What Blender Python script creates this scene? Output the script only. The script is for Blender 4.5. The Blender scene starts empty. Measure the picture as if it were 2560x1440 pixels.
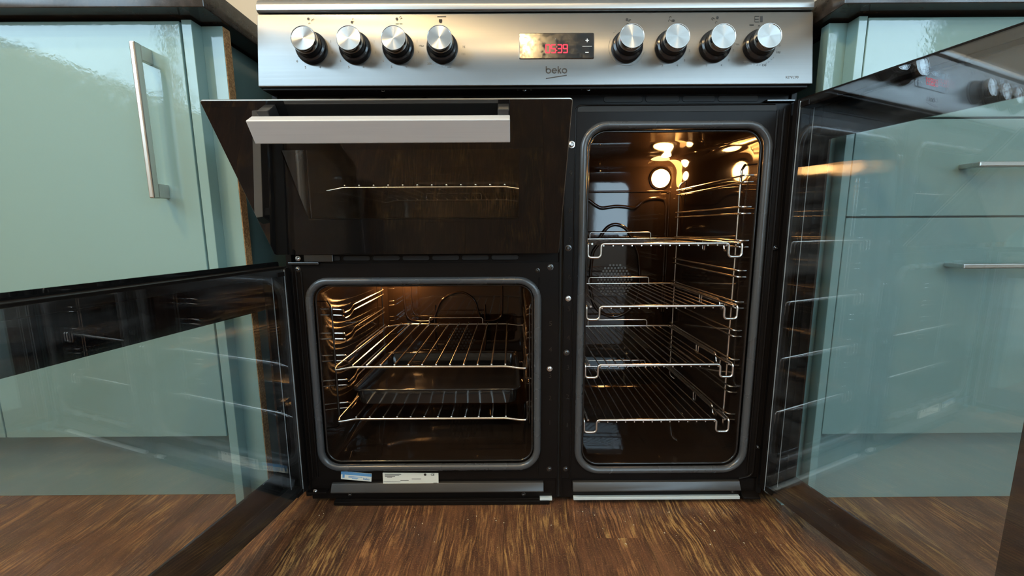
import bpy, bmesh, math, random
from mathutils import Vector, Matrix
random.seed(7)
sc = bpy.context.scene
COL = sc.collection
PI = math.pi

# ------------------------------------------------------------------ camera
cam = bpy.data.cameras.new('camera'); camo = bpy.data.objects.new('camera', cam); COL.objects.link(camo)
cam.sensor_width = 36.0; cam.lens = 1021.5 * 36 / 2560; cam.clip_start = .01; cam.clip_end = 60
YAW, PITCH, ROLL = .0012, .1473, -.0057
fw = Vector((math.sin(YAW)*math.cos(PITCH), math.cos(YAW)*math.cos(PITCH), -math.sin(PITCH)))
rt = Vector((math.cos(YAW), -math.sin(YAW), 0)); up = rt.cross(fw)
rt2 = rt*math.cos(ROLL) + up*math.sin(ROLL); up2 = -rt*math.sin(ROLL) + up*math.cos(ROLL)
M = Matrix((rt2, up2, -fw)).transposed().to_4x4(); M.translation = (-.0411, -.7335, .5394)
camo.matrix_world = M
sc.camera = camo

# ------------------------------------------------------------------ view, world, lights
sc.view_settings.view_transform = 'Standard'; sc.view_settings.look = 'None'
sc.view_settings.gamma = 1; sc.view_settings.use_curve_mapping = False
sc.view_settings.exposure = 0.2
sc.cycles.transparent_max_bounces = 32
sc.cycles.max_bounces = 10; sc.cycles.glossy_bounces = 6; sc.cycles.diffuse_bounces = 4
sc.cycles.sample_clamp_indirect = 6.0; sc.cycles.blur_glossy = .5
sc.cycles.use_denoising = True
SKY = 8.8
w = bpy.data.worlds.new('sky'); sc.world = w; w.use_nodes = True
bg = w.node_tree.nodes['Background']; bg.inputs['Color'].default_value = (.59, .82, 1.0, 1); bg.inputs['Strength'].default_value = SKY
# opening of the kitchen window in the left wall: (y0, y1, z0, z1)
WIN = (-2.30, -.42, 1.06, 2.20); WX = -1.54
la = bpy.data.lights.new('window_portal', 'AREA'); la.shape = 'RECTANGLE'; la.size = WIN[3]-WIN[2]; la.size_y = WIN[1]-WIN[0]
la.cycles.is_portal = True
lo = bpy.data.objects.new('window_portal', la); COL.objects.link(lo)
l2 = bpy.data.lights.new('door_portal', 'AREA'); l2.shape = 'RECTANGLE'; l2.size = .48; l2.size_y = 1.72; l2.cycles.is_portal = True
p2 = bpy.data.objects.new('door_portal', l2); COL.objects.link(p2); p2.location = (1.11, -3.0, 1.06); p2.rotation_euler = (PI/2, 0, PI)
for nm, sx_, sy_, at_, ro_ in (('window_portal', 1.14, 1.35, (2.12, -2.175, 1.63), (0, PI/2, 0)), ('window_portal', .48, .96, (1.74, -3.02, 1.54), (PI/2, 0, PI))):  # portals of the two added windows that brighten the right-hand drawers
    l3 = bpy.data.lights.new(nm, 'AREA'); l3.shape = 'RECTANGLE'; l3.size = sx_; l3.size_y = sy_; l3.cycles.is_portal = True
    p3 = bpy.data.objects.new(nm, l3); COL.objects.link(p3); p3.location = at_; p3.rotation_euler = ro_
lo.location = (WX-.06, (WIN[0]+WIN[1])/2, (WIN[2]+WIN[3])/2); lo.rotation_euler = (0, -PI/2, 0)
LAMPS = [(.05, -2.1, 2.385), (-1.22, -.95, 2.385), (-1.0, -1.45, 2.385)]
LAMP_POWER = 760.0
OVEN_LAMP = 34.0
OVEN_POINT = 1.0

# ------------------------------------------------------------------ mesh helpers
class MB:
    def __init__(s, m=None): s.v = []; s.f = []; s.m = m; s.hard = False
    def add(s, vs, fs):
        n = len(s.v)
        s.v += [(s.m @ Vector(p)) if s.m else Vector(p) for p in vs]
        s.f += [tuple(i+n for i in f) for f in fs]; return s
    def box(s, x0, x1, y0, y1, z0, z1, b=0, seg=2):
        s.hard = True; bm = bmesh.new()
        bmesh.ops.create_cube(bm, size=1)
        for v in bm.verts:
            v.co = Vector(((x0+x1)/2 + v.co.x*(x1-x0), (y0+y1)/2 + v.co.y*(y1-y0), (z0+z1)/2 + v.co.z*(z1-z0)))
        if b > 0: bmesh.ops.bevel(bm, geom=list(bm.edges), offset=b, segments=seg, profile=.5, affect='EDGES')
        bm.verts.index_update()
        s.add([v.co.copy() for v in bm.verts], [[v.index for v in f.verts] for f in bm.faces]); bm.free(); return s
    def prism(s, poly, x0, x1, b=0):
        """poly in (y,z), extruded along x"""
        n = len(poly); s.hard = True
        bm = bmesh.new()
        a = [bm.verts.new((x0, y, z)) for y, z in poly]; c = [bm.verts.new((x1, y, z)) for y, z in poly]
        bm.faces.new(a); bm.faces.new(c[::-1])
        for i in range(n): bm.faces.new((a[i], c[i], c[(i+1) % n], a[(i+1) % n]))
        bmesh.ops.recalc_face_normals(bm, faces=bm.faces)
        if b > 0: bmesh.ops.bevel(bm, geom=list(bm.edges), offset=b, segments=3, profile=.5, affect='EDGES')
        bm.verts.index_update()
        s.add([v.co.copy() for v in bm.verts], [[v.index for v in f.verts] for f in bm.faces]); bm.free(); return s
    def tube(s, path, r, seg=8, closed=False):
        P = [Vector(p) for p in path]; n = len(P)
        rs = r if isinstance(r, (list, tuple)) else [r]*n
        t = []
        for i in range(n):
            if closed: d = P[(i+1) % n] - P[i-1]
            else: d = P[min(i+1, n-1)] - P[max(i-1, 0)]
            t.append(d.normalized())
        u = Vector((0, 0, 1)) if abs(t[0].z) < .9 else Vector((1, 0, 0))
        u = (u - t[0]*u.dot(t[0])).normalized()
        vs = []; fs = []
        for i in range(n):
            u = (u - t[i]*u.dot(t[i])).normalized(); w_ = t[i].cross(u)
            for k in range(seg):
                a = 2*PI*k/seg; vs.append(P[i] + (u*math.cos(a) + w_*math.sin(a))*rs[i])
        for i in range(n if closed else n-1):
            j = (i+1) % n
            for k in range(seg):
                q = (k+1) % seg; fs.append((i*seg+k, i*seg+q, j*seg+q, j*seg+k))
        if not closed:
            fs.append(tuple(range(seg))[::-1]); fs.append(tuple((n-1)*seg+k for k in range(seg)))
        return s.add(vs, fs)
    def lathe(s, prof, seg=40, cap=True):
        """prof = (r, z) about local z"""
        vs = []; fs = []; n = len(prof)
        for r, z in prof:
            for k in range(seg):
                a = 2*PI*k/seg; vs.append((r*math.cos(a), r*math.sin(a), z))
        for i in range(n-1):
            for k in range(seg):
                q = (k+1) % seg; fs.append((i*seg+k, i*seg+q, (i+1)*seg+q, (i+1)*seg+k))
        if cap:
            fs.append(tuple(range(seg))[::-1]); fs.append(tuple((n-1)*seg+k for k in range(seg)))
        return s.add(vs, fs)
    def loft(s, loops, cap0=False, cap1=False):
        n = len(loops[0]); vs = [p for l in loops for p in l]; fs = []
        for i in range(len(loops)-1):
            for k in range(n):
                q = (k+1) % n; fs.append((i*n+k, i*n+q, (i+1)*n+q, (i+1)*n+k))
        if cap0: fs.append(tuple(range(n))[::-1])
        if cap1: fs.append(tuple((len(loops)-1)*n+k for k in range(n)))
        return s.add(vs, fs)

def rrect(x0, x1, z0, z1, r, n=6):
    """rounded rectangle outline, 2-D, counter-clockwise"""
    o = []
    for cx, cz, a0 in ((x1-r, z0+r, -PI/2), (x1-r, z1-r, 0), (x0+r, z1-r, PI/2), (x0+r, z0+r, PI)):
        for k in range(n+1):
            a = a0 + PI/2*k/n; o.append((cx + r*math.cos(a), cz + r*math.sin(a)))
    return o
def rect_like(x0, x1, z0, z1, n=6):
    o = []
    for cx, cz in ((x1, z0), (x1, z1), (x0, z1), (x0, z0)): o += [(cx, cz)]*(n+1)
    return o
def fillet(pts, r, n=5):
    P = [Vector(p) for p in pts]; out = [P[0]]
    for i in range(1, len(P)-1):
        a = (P[i-1]-P[i]); b = (P[i+1]-P[i]); d = min(r, a.length*.49, b.length*.49)
        p0 = P[i] + a.normalized()*d; p1 = P[i] + b.normalized()*d
        for k in range(n+1):
            t = k/n; out.append(p0*(1-t)**2 + P[i]*2*t*(1-t) + p1*t*t)
    out.append(P[-1]); return out
def link(o, parent=None):
    COL.objects.link(o)
    if parent: o.parent = parent
    return o
def mesh(name, mb, mat, smooth=True):
    me = bpy.data.meshes.new(name); me.from_pydata([tuple(v) for v in mb.v], [], mb.f)
    bm = bmesh.new(); bm.from_mesh(me); bmesh.ops.recalc_face_normals(bm, faces=bm.faces); bm.to_mesh(me); bm.free()
    if mat: me.materials.append(mat)
    if smooth:
        me.polygons.foreach_set('use_smooth', [True]*len(me.polygons))
        try: me.set_sharp_from_angle(angle=math.radians(18 if mb.hard else 50))
        except Exception: pass
    me.update(); return me
def part(name, mb, mat, parent, label=None, kind=None, smooth=True, loc=None, mw=None):
    o = bpy.data.objects.new(name, mesh(name, mb, mat, smooth)); link(o, parent)
    if loc: o.location = loc
    if mw is not None: o.matrix_local = mw
    if label: o['label'] = label
    if kind: o['kind'] = kind
    return o
def thing(name, label, cat, loc=(0, 0, 0), group=None):
    o = bpy.data.objects.new(name, None); o.empty_display_size = .05; link(o); o.location = loc
    o['label'] = label; o['category'] = cat
    if group: o['group'] = group
    return o
def struct(name, mb, mat, parent=None):
    o = part(name, mb, mat, parent, smooth=False)
    if parent is None: o['kind'] = 'structure'
    return o
def share(o, parent=None, loc=None):
    c = o.copy(); COL.objects.link(c)
    if parent is not None: c.parent = parent
    if loc is not None: c.location = loc
    return c
def dup(root, loc, label):
    r = root.copy(); COL.objects.link(r); r.location = loc; r['label'] = label
    for ch in list(root.children):
        c = share(ch, r)
        for g in ch.children: share(g, c)
    return r
def text(body, size, depth=.0002, align='CENTER'):
    cu = bpy.data.curves.new('text', 'FONT'); cu.body = body; cu.size = size; cu.extrude = depth; cu.align_x = align; cu.align_y = 'CENTER'
    cu.resolution_u = 4
    o = bpy.data.objects.new('text', cu); COL.objects.link(o)
    dg = bpy.context.evaluated_depsgraph_get(); me = bpy.data.meshes.new_from_object(o.evaluated_get(dg))
    vs = [v.co.copy() for v in me.vertices]; fs = [tuple(p.vertices) for p in me.polygons]
    bpy.data.objects.remove(o); bpy.data.curves.remove(cu); bpy.data.meshes.remove(me)
    return vs, fs
def add_text(mb, body, size, u, v, n=0, rot=0, align='CENTER', sx=1):
    vs, fs = text(body, size, align=align); c, s = math.cos(rot), math.sin(rot)
    mb.add([(u + (p.x*c*sx - p.y*s), v + (p.x*s*sx + p.y*c), n + p.z) for p in vs], fs)

# ------------------------------------------------------------------ materials
class NT:
    def __init__(s, name):
        s.m = bpy.data.materials.new(name); s.m.use_nodes = True; s.t = s.m.node_tree; s.t.nodes.clear()
        s.out = s.n('ShaderNodeOutputMaterial')
    def n(s, typ, **k):
        d = s.t.nodes.new(typ)
        for a, b in k.items(): setattr(d, a, b)
        return d
    def l(s, a, b): s.t.links.new(a, b)
    def set(s, sock, val):
        if hasattr(val, 'is_linked') or isinstance(val, bpy.types.NodeSocket): s.l(val, sock)
        else: sock.default_value = val
    def math(s, op, a, b=None, clamp=False):
        d = s.n('ShaderNodeMath', operation=op, use_clamp=clamp); s.set(d.inputs[0], a)
        if b is not None: s.set(d.inputs[1], b)
        return d.outputs[0]
    def noise(s, vec, scale, detail=3, rough=.5):
        d = s.n('ShaderNodeTexNoise'); d.inputs['Scale'].default_value = scale; d.inputs['Detail'].default_value = detail; d.inputs['Roughness'].default_value = rough
        if vec is not None: s.l(vec, d.inputs['Vector'])
        return d.outputs['Fac']
    def mapping(s, vec, scale, loc=(0, 0, 0)):
        d = s.n('ShaderNodeMapping'); s.l(vec, d.inputs['Vector']); d.inputs['Scale'].default_value = scale; d.inputs['Location'].default_value = loc
        return d.outputs[0]
    def ramp(s, fac, stops):
        d = s.n('ShaderNodeValToRGB'); s.l(fac, d.inputs[0]); e = d.color_ramp.elements
        while len(e) < len(stops): e.new(.5)
        for i, (p, c) in enumerate(stops): e[i].position = p; e[i].color = c if len(c) == 4 else (*c, 1)
        return d.outputs[0]
    def mix(s, f, a, b, typ='MIX'):
        d = s.n('ShaderNodeMix', data_type='RGBA', blend_type=typ); s.set(d.inputs[0], f)
        for i, x in ((6, a), (7, b)):
            if isinstance(x, tuple): d.inputs[i].default_value = (*x[:3], 1)
            else: s.l(x, d.inputs[i])
        return d.outputs[2]
    def bsdf(s, col=(.5, .5, .5), rough=.5, metal=0, spec=.5, **k):
        d = s.n('ShaderNodeBsdfPrincipled')
        if isinstance(col, tuple): d.inputs['Base Color'].default_value = (*col[:3], 1)
        else: s.l(col, d.inputs['Base Color'])
        s.set(d.inputs['Roughness'], rough); s.set(d.inputs['Metallic'], metal); d.inputs['Specular IOR Level'].default_value = spec
        for a, b in k.items(): s.set(d.inputs[a.replace('_', ' ')], b)
        s.l(d.outputs[0], s.out.inputs[0]); return d
    def bump(s, h, strength, dist, node):
        d = s.n('ShaderNodeBump'); d.inputs['Strength'].default_value = strength; d.inputs['Distance'].default_value = dist
        s.l(h, d.inputs['Height']); s.l(d.outputs[0], node.inputs['Normal'])
    def obj(s): return s.n('ShaderNodeTexCoord').outputs['Object']
    def pos(s): return s.n('ShaderNodeNewGeometry').outputs['Position']
MAT = {}
def plain(name, col, rough=.5, metal=0, spec=.5, **k):
    t = NT(name); t.bsdf(col, rough, metal, spec, **k); MAT[name] = t.m; return t.m

def m_enamel(name, col, rough, bump=.15, scale=90, spec=.5):
    t = NT(name); p = t.pos(); n1 = t.noise(p, scale, 3)
    r = t.math('ADD', t.math('MULTIPLY', t.noise(p, 14, 4), .10), rough-.05)
    b = t.bsdf(col, r, 0, .5); t.bump(n1, bump, .0004, b); b.inputs['Specular IOR Level'].default_value = spec; return t.m
ENAMEL = m_enamel('black_enamel', (.014, .012, .011), .12)
CAVITY = m_enamel('oven_enamel', (.018, .0115, .008), .055, .09, 38)
FRONT = m_enamel('front_enamel', (.0065, .0052, .0046), .33, .1, 90, .13)
SEAL = m_enamel('seal_grey', (.050, .053, .056), .27, .2, 200, .6)
BLACKGLASS = plain('black_glass', (.006, .006, .006), .02, 0, .5)
BLACKPLASTIC = plain('black_plastic', (.012, .012, .013), .18, 0, .5)
MATTBLACK = plain('matt_black', (.008, .008, .008), .6)
CHROME = plain('chrome_wire', (.78, .75, .71), .24, 1)
CHROMEBAND = plain('chrome_band', (.75, .75, .74), .08, 1)
SCREW = plain('bright_screw', (.62, .62, .62), .25, 1)
DARKSCREW = plain('dark_screw', (.12, .12, .12), .28, 1)
INK = plain('ink', (.014, .013, .012), .5)
GREYINK = plain('grey_ink', (.16, .16, .15), .5)
WHITEPRINT = plain('white_print', (.75, .75, .75), .5)
GALV = plain('galvanised_strip', (.62, .70, .70), .45, .3)

def m_steel(name, along, col=(.225, .223, .216), rough=.28, aniso=.92, grain=(2, 900, 900)):
    t = NT(name); p = t.obj(); g = t.noise(t.mapping(p, grain), 1, 4, .6)
    big = t.noise(t.mapping(p, (grain[0]*1.5, 60, 60)), 1, 3)
    r = t.math('ADD', t.math('MULTIPLY', g, .12), rough-.06)
    r = t.math('ADD', r, t.math('MULTIPLY', t.noise(p, 9, 5), .08))
    c = t.mix(t.math('MULTIPLY', g, .35), col, tuple(x*.72 for x in col))
    c = t.mix(t.math('MULTIPLY', big, .12), c, (.205, .20, .19))
    b = t.bsdf(c, r, 1)
    b.inputs['Anisotropic'].default_value = aniso
    v = t.n('ShaderNodeCombineXYZ'); v.inputs[0].default_value, v.inputs[1].default_value, v.inputs[2].default_value = along
    t.l(v.outputs[0], b.inputs['Tangent']); t.bump(g, .05, .0002, b); return t.m
STEEL = m_steel('brushed_steel', (1, 0, 0))
TRIMSTEEL = m_steel('trim_steel', (1, 0, 0), (.44, .435, .42), .36, .6)
HANDLESTEEL = m_steel('handle_steel', (1, 0, 0), (.74, .73, .71), .50, .6, (8, 700, 700))
HANDLESTEEL.node_tree.nodes['Principled BSDF'].inputs['Metallic'].default_value = .45
def m_cap():
    t = NT('spun_aluminium'); b = t.bsdf((.56, .56, .55), .20, 1); b.inputs['Anisotropic'].default_value = .88
    tn = t.n('ShaderNodeTangent', direction_type='RADIAL', axis='Z'); t.l(tn.outputs[0], b.inputs['Tangent']); return t.m
CAP = m_cap()
BRASSY = m_steel('handle_nickel', (0, 0, 1), (.66, .62, .56), .28, .4, (400, 400, 4))
NICKEL = m_steel('drawer_nickel', (1, 0, 0), (.66, .65, .62), .28, .4, (4, 400, 400))

def m_glass(name, tint, f0, rough=.0, dirt=0):
    """pane of glass: clear straight through, mirror part by Schlick's law for both faces"""
    t = NT(name); g = t.n('ShaderNodeNewGeometry')
    d = t.n('ShaderNodeVectorMath', operation='DOT_PRODUCT'); t.l(g.outputs['Incoming'], d.inputs[0]); t.l(g.outputs['Normal'], d.inputs[1])
    k = t.math('POWER', t.math('SUBTRACT', 1.0, t.math('ABSOLUTE', d.outputs['Value']), clamp=True), 5.0)
    f = t.math('ADD', t.math('MULTIPLY', k, 1-f0), f0)
    tr = t.n('ShaderNodeBsdfTransparent'); tr.inputs[0].default_value = (*tint, 1)
    gl = t.n('ShaderNodeBsdfGlossy'); gl.inputs['Roughness'].default_value = rough; gl.inputs['Color'].default_value = (.93, .97, 1, 1)
    mx = t.n('ShaderNodeMixShader'); t.l(f, mx.inputs[0]); t.l(tr.outputs[0], mx.inputs[1]); t.l(gl.outputs[0], mx.inputs[2])
    last = mx.outputs[0]
    if dirt:
        df = t.n('ShaderNodeBsdfDiffuse'); df.inputs[0].default_value = (.6, .66, .68, 1)
        nz = t.noise(t.mapping(t.obj(), (5, 5, 18)), 1, 5, .65)
        a = t.math('MULTIPLY', t.math('SUBTRACT', nz, .45, clamp=True), dirt)
        m2 = t.n('ShaderNodeMixShader'); t.l(a, m2.inputs[0]); t.l(last, m2.inputs[1]); t.l(df.outputs[0], m2.inputs[2]); last = m2.outputs[0]
    t.l(last, t.out.inputs[0]); return t.m
GLASS = m_glass('door_glass', (.985, .995, 1.0), .03)
COATED = m_glass('coated_inner_glass', (.985, .995, 1.0), .105, 0, .10)
SMOKED = m_glass('smoked_glass', (.80, .77, .72), .04)
CLEAR = m_glass('window_glass', (.97, .98, .98), .03)

def m_paint():
    t = NT('teal_paint'); p = t.pos(); n1 = t.noise(p, 160, 2); n2 = t.noise(p, 26, 5, .65); n3 = t.noise(p, 5, 3)
    c = t.mix(t.math('MULTIPLY', n3, .5), (.200, .312, .292), (.188, .298, .284))
    n4 = t.noise(p, 38, 6, .72)
    r = t.math('ADD', t.math('MULTIPLY', t.math('SUBTRACT', n4, .50, clamp=True), .9), .05)
    b = t.bsdf(c, r, 0, .5)
    h = t.math('ADD', t.math('MULTIPLY', n1, .5), t.math('MULTIPLY', n2, .7)); t.bump(h, .16, .0010, b); b.inputs['Specular IOR Level'].default_value = .55; return t.m
PAINT = m_paint()
def m_chip():
    t = NT('chipboard'); p = t.pos(); n1 = t.noise(p, 320, 4, .7)
    c = t.ramp(n1, [(.3, (.10, .045, .015)), (.5, (.30, .15, .055)), (.7, (.50, .30, .13))]); b = t.bsdf(c, .8); t.bump(n1, .5, .001, b); return t.m
CHIP = m_chip()
def m_top():
    t = NT('worktop_laminate'); p = t.pos(); n1 = t.noise(p, 55, 5, .7)
    c = t.ramp(n1, [(.35, (.020, .016, .013)), (.6, (.040, .031, .025)), (.75, (.062, .05, .04))]); b = t.bsdf(c, t.math('ADD', t.math('MULTIPLY', n1, .12), .10)); t.bump(n1, .12, .0004, b); return t.m
TOP = m_top()
def m_floor():
    t = NT('floor_wood'); p = t.pos()
    oi = t.n('ShaderNodeObjectInfo'); off = t.n('ShaderNodeCombineXYZ'); t.l(t.math('MULTIPLY', oi.outputs['Random'], 7.0), off.inputs[0]); t.l(t.math('MULTIPLY', oi.outputs['Random'], 31.0), off.inputs[1])
    va = t.n('ShaderNodeVectorMath', operation='ADD'); t.l(p, va.inputs[0]); t.l(off.outputs[0], va.inputs[1]); q = va.outputs[0]
    warp = t.n('ShaderNodeTexNoise'); warp.inputs['Scale'].default_value = 6; warp.inputs['Detail'].default_value = 2; t.l(p, warp.inputs['Vector'])
    wv = t.n('ShaderNodeVectorMath', operation='MULTIPLY'); t.l(warp.outputs['Color'], wv.inputs[0]); wv.inputs[1].default_value = (.030, .12, 0)
    wa = t.n('ShaderNodeVectorMath', operation='ADD'); t.l(q, wa.inputs[0]); t.l(wv.outputs[0], wa.inputs[1]); qq = wa.outputs[0]
    fine = t.noise(t.mapping(qq, (270, 13, 1)), 1, 4, .65)
    mid = t.noise(t.mapping(qq, (70, 9, 1)), 1, 6, .7)
    broad = t.noise(t.mapping(q, (16, 6, 1)), 1, 6, .65)
    speck = t.noise(p, 420, 4, .75)
    base = t.ramp(broad, [(.30, (.050, .024, .015)), (.5, (.112, .048, .025)), (.70, (.180, .080, .037))])
    base = t.mix(t.ramp(mid, [(.36, (.75, .75, .75)), (.58, (0, 0, 0))]), base, (.034, .019, .014))
    patch = t.noise(t.mapping(q, (17, 8, 1), (3, 1, 0)), 1, 6, .7)
    st = t.math('MULTIPLY', t.ramp(fine, [(.48, (0, 0, 0)), (.60, (1, 1, 1))]), t.ramp(patch, [(.42, (.12, .12, .12)), (.60, (1, 1, 1))]))
    wear = t.math('MULTIPLY', t.ramp(mid, [(.54, (0, 0, 0)), (.64, (1, 1, 1))]), t.ramp(patch, [(.50, (0, 0, 0)), (.62, (1, 1, 1))]))
    tone = t.math('FRACT', t.math('MULTIPLY', oi.outputs['Random'], 13.7))
    light = t.mix(tone, (.40, .18, .07), (.50, .29, .095))
    c = t.mix(t.math('MULTIPLY', st, .7), base, light); c = t.mix(t.math('MULTIPLY', wear, .75), c, (.46, .28, .095))
    c = t.mix(t.ramp(speck, [(.56, (0, 0, 0)), (.72, (.75, .75, .75))]), c, (.34, .18, .075))
    c = t.mix(t.ramp(speck, [(.28, (.8, .8, .8)), (.44, (0, 0, 0))]), c, (.026, .015, .011))
    b = t.bsdf(c, t.math('ADD', t.math('MULTIPLY', mid, .25), .26), 0, .4)
    t.bump(t.math('ADD', fine, speck), .25, .0008, b); return t.m
FLOOR = m_floor()
WALL = plain('wall_cream', (.62, .52, .38), .7)
WHITEWALL = plain('wall_paint', (.60, .58, .53), .8)
DULLWALL = plain('wall_dull', (.24, .21, .17), .8)
CEIL = plain('ceiling_paint', (.74, .73, .70), .85)
FRAMEWHITE = plain('frame_white', (.75, .75, .75), .4)
def emit(name, col, s):
    t = NT(name); e = t.n('ShaderNodeEmission'); e.inputs[0].default_value = (*col, 1); e.inputs[1].default_value = s; t.l(e.outputs[0], t.out.inputs[0]); return t.m
LAMPGLOW = emit('lamp_glow', (1, .68, .31), LAMP_POWER)
OVENGLOW = emit('oven_lamp_glow', (1, .44, .11), OVEN_LAMP)
RED = emit('red_led', (1, .045, .07), 2.2)
STICKERW = plain('sticker_white', (.62, .64, .58), .45)
STICKERB = plain('sticker_blue', (.10, .27, .50), .4)
CRUMB = plain('crumb', (.55, .45, .30), .8)

# ------------------------------------------------------------------ the room
RX0, RX1, RY0, RY1, RZ = WX, 2.05, -2.95, .68, 2.4
fl = struct('floor', MB().box(RX0, RX1, RY0, RY1, -.05, -.008), MATTBLACK)
PW = .1235
k = 0; x = RX0
while x < RX1-.001:
    x1 = min(x+PW, RX1)
    ys = [RY0] + [v for v in (-2.6 + (k*.47) % 1.2 + j*1.2 for j in range(4)) if RY0+.1 < v < RY1-.1] + [RY1]
    for a, b_ in zip(ys, ys[1:]):
        part('plank', MB().box(x+.0002, x1-.0002, a+.0002, b_-.0002, -.008, -random.random()*.0003), FLOOR, fl, smooth=False)
    x = x1; k += 1
struct('ceiling', MB().box(RX0-.1, RX1+.1, RY0-.1, RY1+.1, RZ, RZ+.08), CEIL)
struct('wall_back', MB().box(RX0-.1, RX1+.1, RY1, RY1+.1, -.05, RZ), WALL)
def fill_window(n, put, a0, a1, z0, z1):
    """added unseen window for fill light, framed, with two panes; put() turns (along, depth, height) ranges into a box"""
    mb = MB(); am = (a0+a1)/2
    for a, b, c, d in ((a0, a0+.05, z0, z1), (a1-.05, a1, z0, z1), (a0+.05, a1-.05, z0, z0+.05), (a0+.05, a1-.05, z1-.05, z1), (am-.02, am+.02, z0+.05, z1-.05)): put(mb, a, b, .03, .08, c, d)
    w_ = struct('window_%d' % n, mb, FRAMEWHITE)
    for a, b in ((a0+.05, am-.02), (am+.02, a1-.05)): m2 = MB(); put(m2, a, b, .054, .058, z0+.05, z1-.05); part('pane', m2, CLEAR, w_, smooth=False)
W2 = (-2.85, -1.50, 1.06, 2.2); W3 = (1.50, 1.98, 1.06, 2.02)
struct('wall_right', MB().box(RX1, RX1+.1, RY0, W2[0], -.05, RZ).box(RX1, RX1+.1, W2[1], RY1, -.05, RZ).box(RX1, RX1+.1, W2[0], W2[1], -.05, W2[2]).box(RX1, RX1+.1, W2[0], W2[1], W2[3], RZ), WHITEWALL)
fill_window(2, lambda m, a, b, t0, t1, c, d: m.box(RX1+t0, RX1+t1, a, b, c, d), *W2)  # added right-wall window, unseen, lets in sky light for the drawers
fill_window(3, lambda m, a, b, t0, t1, c, d: m.box(a, b, RY0-t1, RY0-t0, c, d), *W3)  # added front-wall window, unseen, more cool fill on the right side
DX = (.80, 1.42)
struct('wall_front', MB().box(RX0-.1, DX[0], RY0-.1, RY0, -.05, RZ).box(DX[1], W3[0], RY0-.1, RY0, -.05, RZ).box(W3[1], RX1+.1, RY0-.1, RY0, -.05, RZ).box(W3[0], W3[1], RY0-.1, RY0, -.05, W3[2]).box(W3[0], W3[1], RY0-.1, RY0, W3[3], RZ).box(DX[0], DX[1], RY0-.1, RY0, 2.02, RZ), DULLWALL)
dr = struct('door_1', MB().box(DX[0], DX[0]+.07, RY0-.06, RY0-.02, 0, 2.02).box(DX[1]-.07, DX[1], RY0-.06, RY0-.02, 0, 2.02).box(DX[0]+.07, DX[1]-.07, RY0-.06, RY0-.02, 0, .42).box(DX[0]+.07, DX[1]-.07, RY0-.06, RY0-.02, 1.92, 2.02), FRAMEWHITE)
part('pane', MB().box(DX[0]+.07, DX[1]-.07, RY0-.045, RY0-.035, .42, 1.92), CLEAR, dr, smooth=False)
part('door_handle', MB().box(DX[0]+.015, DX[0]+.05, RY0-.02, RY0+.03, 1.0, 1.03, .004), CHROME, dr)
y0, y1, z0, z1 = WIN
struct('wall_left', MB().box(WX-.1, WX, RY0, y0, -.05, RZ).box(WX-.1, WX, y1, RY1, -.05, RZ).box(WX-.1, WX, y0, y1, -.05, z0).box(WX-.1, WX, y0, y1, z1, RZ), WHITEWALL)
wn = struct('window_1', MB().box(WX-.08, WX-.03, y0, y0+.05, z0, z1).box(WX-.08, WX-.03, y1-.05, y1, z0, z1).box(WX-.08, WX-.03, y0, y1, z0, z0+.05)
       .box(WX-.08, WX-.03, y0, y1, z1-.05, z1).box(WX-.075, WX-.035, -1.36, -1.31, z0, z1), FRAMEWHITE)
part('pane', MB().box(WX-.058, WX-.054, y0+.05, -1.36, z0+.05, z1-.05), CLEAR, wn, smooth=False)
part('pane', MB().box(WX-.058, WX-.054, -1.31, y1-.05, z0+.05, z1-.05), CLEAR, wn, smooth=False)
lbl = ['round warm ceiling light straight behind the camera position', 'round warm ceiling light above the worktop by the window, nearest the cooker wall', 'round warm ceiling light by the window, second from the cooker wall']
for (lx, ly, lz), lb in zip(LAMPS, lbl):
    t = thing('ceiling_light', lb, 'light', (lx, ly, lz), 'ceiling lights')
    part('trim_ring', MB().lathe([(.0005, .0145), (.058, .0145), (.058, -.004), (.052, -.006), (.052, .006), (.0005, .006)], 32, False), FRAMEWHITE, t)
    part('diffuser', MB().lathe([(.05, .002), (.05, -.002)], 32), LAMPGLOW, t)

# ------------------------------------------------------------------ range cooker
ck = thing('range_cooker', 'stainless steel and black range cooker with its oven doors open and lamps lit', 'cooker')
part('side_panel', MB().box(-.446, -.436, .0, .60, .02, .766, .001), FRONT, ck)
part('side_panel', MB().box(.436, .446, .0, .60, .02, .766, .001), FRONT, ck)
part('rear_panel', MB().box(-.436, .436, .592, .60, .02, .88), MATTBLACK, ck)
part('base_panel', MB().box(-.436, .436, .02, .592, .012, .02), MATTBLACK, ck)
for fx in (-.40, .40):
    for fy in (.06, .54): part('foot', MB(Matrix.Translation((fx, fy, 0))).lathe([(.016, 0), (.018, .002), (.018, .006), (.008, .008), (.008, .013)], 16), MATTBLACK, ck)
# control panel, tilted back
PM = Matrix(((1, 0, 0, 0), (0, .12508, -.99215, -.0304), (0, .99215, .12508, .7663), (0, 0, 0, 1)))   # local x, v(up), n(out)
part('control_panel', MB().prism([(-.0304, .7663), (-.0157, .8826), (.05, .8826), (.05, .7663)], -.4502, .4502, .0028), STEEL, ck, 'brushed stainless steel fascia')
part('panel_underside', MB().box(-.445, .445, -.0255, .03, .7625, .7668, .001), FRONT, ck)
part('hob_trim', MB().prism([(-.0135, .8842), (-.0175, .8868), (-.0175, .895), (-.013, .9035), (-.003, .9095), (.02, .912), (.60, .912), (.60, .8842)], -.4495, .4495, .0016), TRIMSTEEL, ck, 'rounded steel hob edge')
part('hob_glass', MB().box(-.435, .435, .03, .585, .9122, .9165, .001), BLACKGLASS, ck)
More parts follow.
